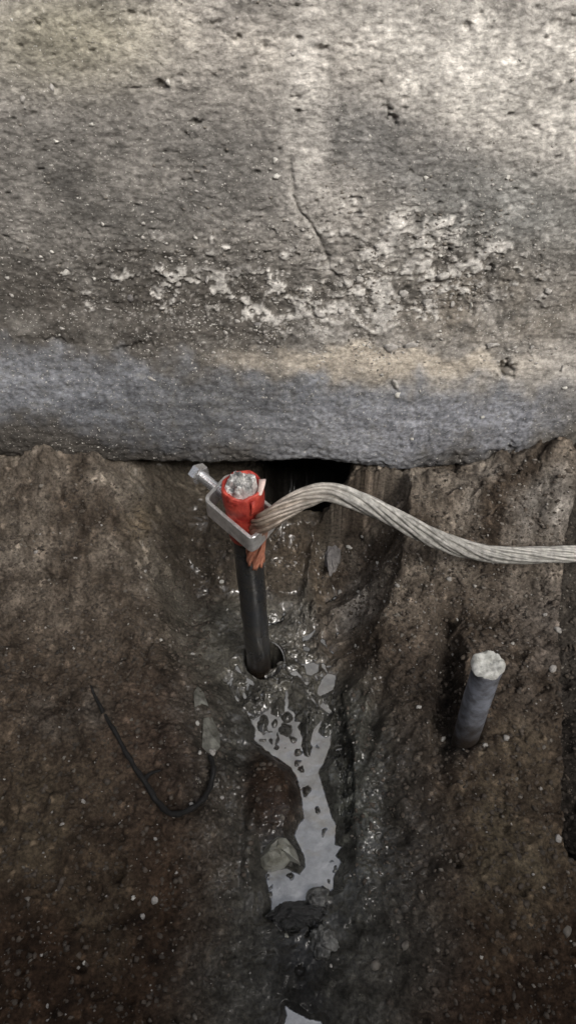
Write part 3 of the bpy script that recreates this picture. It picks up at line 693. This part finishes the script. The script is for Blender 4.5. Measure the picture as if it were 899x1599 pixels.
# ---------------------------------------------------------------- short galvanised stub on the right
stub = empty('cut_rod_stub', STUB_B + np.array([0, 0, -.015]), 'short bluish galvanised rod stub with a pale hammered top, right of the water', 'rod stub')
ST = float(py(762, 1036, STUB_B[1])[2] - STUB_B[2] + .015); lean = (py(762, 1036, STUB_B[1])[0] - STUB_B[0]) / ST
def stj(a, z): return .02 * math.sin(2 * a + 40 * z) + .012 * math.sin(5 * a + 130 * z)
V, F = lathe([(.0071, -.02)] + [(.0071, z) for z in np.linspace(-.005, ST - .008, 14)] + [(.0074, ST - .004), (.0075, ST - .0015)], 32, stj); V[:, 0] += lean * V[:, 2]
mesh('stub_body', V, F, M['galv'], stub)
def stub_top():
    n = 24; g = np.linspace(-1, 1, n); X, Y = np.meshgrid(g, g); rr = np.maximum(np.hypot(X, Y), 1e-6); k = np.maximum(np.abs(X), np.abs(Y)) / rr; X, Y = X * k, Y * k
    r = np.hypot(X, Y); an = np.arctan2(Y, X); jr = 1 + .06 * np.sin(2 * an + .9) + .035 * np.cos(5 * an + .3) + .015 * np.sin(9 * an)
    z = .0008 * ss(r, .45, .7) - .0009 * blob(X, Y, -.05, .1, .35, .25, .7) + .0024 * fbm(X, Y, 2.6, 5, 7, .65) - .0024 * ss(r, .86, 1)
    V = np.stack([X * .0081 * jr + lean * ST, Y * .0081 * jr, ST + z], -1).reshape(-1, 3)
    # skirt so that the burr has depth
    return V, [tuple(f) for f in gridfaces(n, n)]
V, F = stub_top(); mesh('hammered_top', V, F, M['cutwhite'], stub)

# ---------------------------------------------------------------- curved black root
pts = [(143, 1074, .003), (160, 1110, .003), (182, 1148, .004), (205, 1190, .004), (226, 1222, .004), (248, 1256, .004), (270, 1276, .005), (296, 1272, .006), (318, 1256, .007), (331, 1232, .007), (334, 1205, .006), (329, 1184, .004)]
P = catmull([on_ground(u, v) + np.array([0, 0, dz - .0006]) for u, v, dz in pts], 8)
P += .0006 * np.stack([fbm(P[:, 0], P[:, 1], 160, 2, 181 + k) for k in range(3)], 1)
root_o = empty('black_root', P[40], 'thin black hooked root lying on the dark soil at left', 'root')
rad = np.interp(np.linspace(0, 1, len(P)), [0, .06, .45, .8, 1], [.0005, .0011, .0016, .0015, .0012]) * (1 + .12 * np.sin(np.arange(len(P)) * .9))
V, F = tube(P - P[40], rad, 9); mesh('root_stem', V, F, M['black'], root_o)
b0 = on_ground(226, 1222); P2 = catmull([P[32], on_ground(236, 1212) + [0, 0, .003], on_ground(252, 1205) + [0, 0, .002]], 5)
V, F = tube(P2 - P[40], np.linspace(.0016, .0005, len(P2)), 7); mesh('side_shoot', V, F, M['black'], root_o)

# ---------------------------------------------------------------- stones and lumps one can point to
def put_rock(nm, u, v, size, seed, mat, label, cat, sub=3, cuts=8, rough=.1, rz=0, sink=.35, smooth=False, group=None, tilt=0):
    V, F = rock(sub, size, seed, cuts, rough); p = on_ground(u, v) + np.array([0, 0, size[2] * (1 - 2 * sink)])
    o = mesh(nm, V, F, mat, None, smooth); o.location = [float(c) for c in p]; o.rotation_euler = (tilt, tilt * .5, rz); tag(o, label, cat, group); return o
def poly_stone(nm, pts, zc, dep, seed, mat, label, cat):
    """stone whose plan outline follows points on the photograph, domed and faceted"""
    W = np.array([pz(u, v, zc) for u, v in pts]); c = W.mean(0); r = np.random.default_rng(seed); n = len(pts)
    V = []; F = []; rings = [(1.0, -dep), (1.03, 0), (.9, .35), (.55, .8), (.2, 1.0)]
    for k, (s, hgt) in enumerate(rings):
        for i in range(n):
            q = c + (W[i] - c) * s * (1 + r.uniform(-.06, .06) * (k > 1)); V.append((q[0], q[1], zc + (hgt if hgt < 0 else hgt * .010 * (1 + r.uniform(-.25, .25)))))
    for k in range(len(rings) - 1):
        for i in range(n): F.append((k * n + i, k * n + (i + 1) % n, (k + 1) * n + (i + 1) % n, (k + 1) * n + i))
    F.append(tuple((len(rings) - 1) * n + i for i in range(n)))
    V = np.array(V) - c
    if np.cross(W[1] - W[0], W[2] - W[1])[2] < 0: F = [f[::-1] for f in F]
    o = mesh(nm, V, F, mat, None, False); o.location = [float(x) for x in c]
    tag(o, label, cat); return o
pale = poly_stone('pale_stone', [(404, 1343), (415, 1322), (433, 1306), (447, 1310), (461, 1328), (468, 1350), (452, 1344), (443, 1352), (424, 1358), (412, 1356)], .004, .007, 5, M['pale'], 'pale greenish angular stone at the left edge of the pool', 'stone')
put_rock('wet_rock', 464, 1428, (.0140, .0066, .007), 8, M['wet_rock'], 'glistening wet dark rock below the pool', 'rock', 4, 3, .7, .2, .45, True)
put_rock('mottled_stone', 503, 1472, (.0072, .007, .006), 44, M['grey_stone'], 'mottled grey stone right of the dark lower channel', 'stone', 4, 5, .45, .5, .45, True)
put_rock('mud_lump', 497, 1404, (.0065, .0055, .004), 47, M['grey_stone'], 'dark wet lump at the lower right corner of the pool', 'stone', 3, 5, .25, .2, .35, True)
put_rock('mortar_lump', 518, 870, (.0062, .015, .006), 51, M['mortar'], 'grey crumbled mortar lump below the cable arch', 'lump', 4, 3, .45, -.2, .40, True)
def flake(pts, label, seed, tilt):
    W = [on_ground(u, v) for u, v in pts]; c = np.mean(W, 0); r = np.random.default_rng(seed); n = len(W); V = []; F = []
    for k, dz in ((0, .0006), (1, .0014)):
        for i in range(n): V.append(W[i] - c + np.array([0, 0, dz + tilt * math.sin(i * 1.9) * .001]))
    V.append(np.array([0, 0, .0024]))
    F = [tuple(range(n - 1, -1, -1))] + [(i, (i + 1) % n, n + (i + 1) % n, n + i) for i in range(n)] + [(n + i, n + (i + 1) % n, 2 * n) for i in range(n)]
    o = mesh('stone_flake', V, F, M['flake'], None, False); o.location = [float(x) for x in c]; tag(o, label, 'flake')
flake([(305, 1112), (303, 1085), (309, 1072), (318, 1082), (326, 1105), (315, 1100)][::-1], 'narrow pale flake standing above the hook of the root', 3, 1)
flake([(316, 1168), (318, 1125), (330, 1120), (342, 1142), (345, 1168), (330, 1182)][::-1], 'wide dull flake touching the end of the black root', 4, 1)

# loose pale pebbles lying on the soil, each one its own thing
peb = [(216, 1150, 3, 'white'), (251, 1000, 3, 'white'), (299, 1258, 5, 'white'), (346, 1246, 5, 'chip'), (131, 1252, 5, 'chip'), (98, 1287, 4, 'chip'), (308, 1130, 5, 'white'), (312, 1176, 4, 'white'), (331, 1175, 7, 'chip'), (243, 1311, 4, 'chip'), (208, 1402, 4, 'white'), (242, 1406, 6, 'chip'), (133, 1503, 4, 'white'), (75, 1570, 4, 'chip'), (61, 1440, 3, 'chip'), (223, 1431, 4, 'chip'), (346, 909, 4, 'white'), (355, 952, 3, 'white'), (461, 879, 3, 'chip'), (202, 975, 3, 'white'), (116, 1012, 3, 'white'), (57, 862, 4, 'chip'), (117, 872, 4, 'chip'), (227, 892, 3, 'chip'), (714, 968, 5, 'white'), (756, 1165, 5, 'chip'), (789, 1153, 6, 'chip'), (654, 1105, 5, 'white'), (691, 1155, 5, 'white'), (690, 1154, 3, 'white'), (843, 1232, 3, 'chip'), (651, 1301, 3, 'white'), (659, 1393, 4, 'white'), (751, 1495, 3, 'white'), (585, 1508, 9, 'grit'), (632, 1478, 8, 'grit'), (516, 1508, 3, 'chip'), (870, 1310, 6, 'chip'), (884, 1455, 9, 'grit'), (870, 985, 7, 'chip'), (862, 1046, 8, 'chip'), (555, 1010, 4, 'white'), (548, 1040, 4, 'chip'), (530, 1130, 5, 'grit'), (560, 925, 4, 'white'), (590, 880, 4, 'white'), (600, 940, 3, 'chip'), (620, 915, 4, 'chip'), (700, 905, 5, 'chip'), (740, 915, 4, 'chip'), (530, 925, 5, 'chip'), (545, 855, 5, 'white'), (566, 838, 4, 'chip'), (680, 990, 3, 'chip'), (800, 1005, 3, 'white'), (850, 960, 4, 'chip'), (585, 1060, 3, 'chip'), (621, 1155, 4, 'grit'), (447, 1462, 4, 'pale'), (431, 1442, 4, 'white'), (441, 1276, 5, 'grit'), (391, 1520, 3, 'chip')]
marks = [(378, 790, 'the red rod top'), (405, 1040, 'the foot of the tall rod'), (145, 1075, 'the tip of the black root'), (205, 1190, 'the straight part of the black root'), (275, 1278, 'the bend of the black root'), (332, 1190, 'the hooked end of the black root'), (740, 1090, 'the short rod stub'), (490, 1300, 'the pool'), (437, 1335, 'the pale angular stone'), (464, 1428, 'the wet dark rock'), (503, 1472, 'the mottled grey stone'), (518, 870, 'the grey mortar lump'), (640, 820, 'the falling part of the cable'), (830, 868, 'the right end of the cable'), (0, 1599, 'the lower left corner of the view'), (899, 1599, 'the lower right corner of the view'), (0, 1200, 'the left edge of the view'), (899, 1200, 'the right edge of the view')]
used_labels = set()
def pebble_label(u, v, mk, s):
    tone = {'white': 'white', 'chip': 'pale grey', 'grit': 'dull brown', 'pale': 'greenish'}[mk]
    for mu, mv, nm in sorted(marks, key=lambda m: math.hypot(m[0] - u, m[1] - v)):
        du, dv = u - mu, v - mv; d = math.hypot(du, dv)
        side = ('right of' if du > 0 else 'left of') if abs(du) > abs(dv) else ('below' if dv > 0 else 'above')
        for sz in ('', ):
            t = ('larger ' if s > 5 else 'tiny ' if s < 4 else 'small ') + tone + ' pebble ' + ('close ' if d < 60 else 'well ' if d > 170 else 'a little ') + side + ' ' + nm
            if t not in used_labels:
                used_labels.add(t); return t
for i, (u, v, s, mk) in enumerate(peb):
    p = on_ground(u, v); dep = (p[1] * cp - (p[2] - CAM_H) * sp); w = s * dep / FPX * 1.1
    V, F = rock(1, (w, w * random.uniform(.6, .9), w * .65), 300 + i, 4, 0)
    o = mesh('pebble', V, F, M[mk], None, False); o.location = [float(c) for c in p + np.array([0, 0, w * .25])]; o.rotation_euler = (0, 0, random.uniform(0, 6))
    tag(o, pebble_label(u, v, mk, s), 'pebble', 'loose pebbles on the pit floor')

# ---------------------------------------------------------------- chips bedded in the wall: the ones that can be picked out are parts
X_, S_, WV, WU, WVv = WG
lut_u, lut_v = WU[:, ::1], WVv
def on_wall(u, v):
    d = (WU - u) ** 2 + (WVv - v) ** 2 + (WV[..., 1] > .372) * 1e6; k = np.unravel_index(np.argmin(d), d.shape); return WV[k]
chips = [(105, 427, 13, 7, 'white'), (148, 434, 5, 4, 'white'), (88, 219, 6, 4, 'white'), (141, 196, 5, 4, 'white'), (38, 156, 6, 9, 'chip'), (80, 137, 4, 8, 'chip'), (262, 127, 5, 8, 'white'), (429, 252, 6, 5, 'white'), (432, 274, 9, 5, 'white'), (735, 476, 5, 11, 'white'), (733, 432, 5, 5, 'white'), (687, 400, 6, 4, 'white'), (578, 216, 7, 5, 'white'), (729, 233, 4, 3, 'white'), (790, 278, 6, 4, 'white'), (665, 278, 6, 4, 'white'), (648, 475, 7, 6, 'chip'), (472, 484, 8, 9, 'chip'), (500, 490, 14, 6, 'chip'), (530, 482, 12, 8, 'chip'), (612, 544, 18, 9, 'chip'), (640, 540, 16, 9, 'chip'), (768, 540, 17, 8, 'chip'), (690, 430, 14, 8, 'chip'), (668, 470, 14, 7, 'chip'), (706, 474, 7, 6, 'chip'), (560, 437, 11, 7, 'chip'), (630, 460, 10, 7, 'chip'), (617, 600, 6, 14, 'chip'), (620, 612, 5, 6, 'white'), (656, 606, 4, 3, 'white'), (755, 642, 5, 3, 'white'), (811, 688, 8, 9, 'mortar'), (881, 604, 6, 4, 'white'), (876, 575, 5, 9, 'chip'), (237, 590, 9, 4, 'chip'), (170, 482, 8, 5, 'chip'), (205, 465, 9, 7, 'mortar'), (278, 442, 7, 6, 'chip'), (372, 500, 7, 6, 'chip'), (352, 520, 6, 5, 'chip'), (325, 435, 5, 8, 'chip'), (97, 513, 6, 4, 'chip'), (10, 435, 7, 4, 'chip'), (35, 362, 4, 4, 'white'), (159, 349, 5, 4, 'white'), (307, 370, 4, 3, 'white'), (66, 402, 4, 4, 'white'), (83, 393, 4, 4, 'white'), (402, 505, 9, 5, 'mortar'), (585, 410, 8, 5, 'chip'), (855, 455, 8, 6, 'chip'), (18, 463, 5, 4, 'chip'), (645, 670, 5, 3, 'white')]
for i, (u, v, a, b, mk) in enumerate(chips):
    p = on_wall(u, v); dep = (p[1] * cp - (p[2] - CAM_H) * sp); k = dep / FPX
    V, F = rock(1, (a * k * .9, .0010 + .22 * b * k, b * k), 500 + i, 9, 0, .35)
    o = mesh('stone_chip', V, F, M[mk], wall, False); o.location = [float(c) for c in p - np.array([0, WALL_Y, 0])]; o.rotation_euler = (0, random.uniform(-.4, .4), 0)

# ---------------------------------------------------------------- finer grit, too small to pick apart
def scatter(P, sizes, seed, flat=.7):
    r = np.random.default_rng(seed); V0, F0 = ICO[0]; n = len(P)
    base = V0[None] * r.uniform(.6, 1.3, (n, len(V0), 1)) * sizes[:, None, None] * np.stack([r.uniform(.8, 1.4, n), r.uniform(.6, 1.1, n), r.uniform(.5, 1, n) * flat], 1)[:, None]
    a = r.uniform(0, 6.28, n); c, s = np.cos(a)[:, None], np.sin(a)[:, None]
    x = base[..., 0] * c - base[..., 1] * s; y = base[..., 0] * s + base[..., 1] * c
    V = np.stack([x, y, base[..., 2]], -1) + P[:, None]
    F = (F0[None] + (np.arange(n) * len(V0))[:, None, None]).reshape(-1, 3)
    return V.reshape(-1, 3), F
flatU = WU.ravel(); flatV = WVv.ravel(); flatP = WV.reshape(-1, 3)
okm = (flatP[:, 1] < .372) & (np.abs(flatP[:, 0]) < .26) & (flatV > -30)
dens = .02 + 1.0 * blob(flatU, flatV, 660, 430, 190, 70, .9, -15) + .9 * blob(flatU, flatV, 520, 490, 150, 70, .9) + .6 * blob(flatU, flatV, 270, 450, 150, 70, 1) + .5 * blob(flatU, flatV, 640, 540, 320, 40, .9) + .3 * blob(flatU, flatV, 430, 400, 520, 160, 1) + .4 * blob(flatU, flatV, 360, 500, 90, 60, .9) + .3 * blob(flatU, flatV, 580, 360, 180, 60, .9)
dens = dens * okm * np.clip(.4 + 2.2 * fbm(flatP[:, 0], flatP[:, 2], 55, 3, 201), 0, 2) * np.where(flatV > 600, .15, 1)
pd = dens / dens.sum()
for nm, mk, n, lo, hi, sd_ in (('pale_chips', 'chip', 1500, .0003, .0014, 1), ('white_chips', 'white', 420, .0003, .0010, 2), ('dull_chips', 'grit', 900, .0004, .0013, 3)):
    idx = rng.choice(len(flatP), n, p=pd); sz = lo + (hi - lo) * rng.random(n) ** 2.5
    V, F = scatter(np.zeros((n, 3)), sz, sd_, 1.0); V[:, 1] *= .4; V += np.repeat(flatP[idx] - np.array([0, WALL_Y, 0]), len(ICO[0][0]), 0)
    tag(mesh(nm, V, F, M[mk], wall, False), kind='stuff')
def soil_scatter(nm, mk, n, lo, hi, seed, regions):
    r = np.random.default_rng(seed); P = []; k = 0
    while len(P) < n and k < n * 40:
        k += 1; x = r.uniform(-.22, .22); y = r.uniform(.05, .335); z = gz(x, y)
        if z < .0075 and abs(x) < .05: continue
        u, v = proj(np.array(x), np.array(y), np.array(z))
        w = (.35 if mk == 'crumb' else .10) + sum(a * float(blob(np.array(u), np.array(v), *q, .9)) for a, q in regions)
        if r.random() < w: P.append((x, y, z))
    P = np.array(P); V, F = scatter(P, lo + (hi - lo) * r.random(len(P)) ** 3, seed)
    tag(mesh(nm, V, F, M[mk], None, False), kind='stuff')
soil_scatter('soil_crumbs', 'crumb', 14000, .0004, .0019, 11, [(.8, (120, 900, 300, 200)), (.8, (720, 900, 260, 170)), (.3, (800, 1250, 160, 250))])
soil_scatter('pale_grit', 'chip', 1000, .0003, .0010, 12, [(1, (600, 900, 140, 130)), (.5, (800, 900, 140, 150)), (.4, (500, 1000, 60, 70))])
soil_scatter('grey_grit', 'grit', 1500, .0004, .0015, 13, [(1, (600, 900, 150, 130)), (.8, (800, 850, 150, 150)), (.6, (545, 1250, 60, 200)), (.5, (490, 1000, 60, 80)), (.3, (150, 850, 250, 150))])
print('scene built')
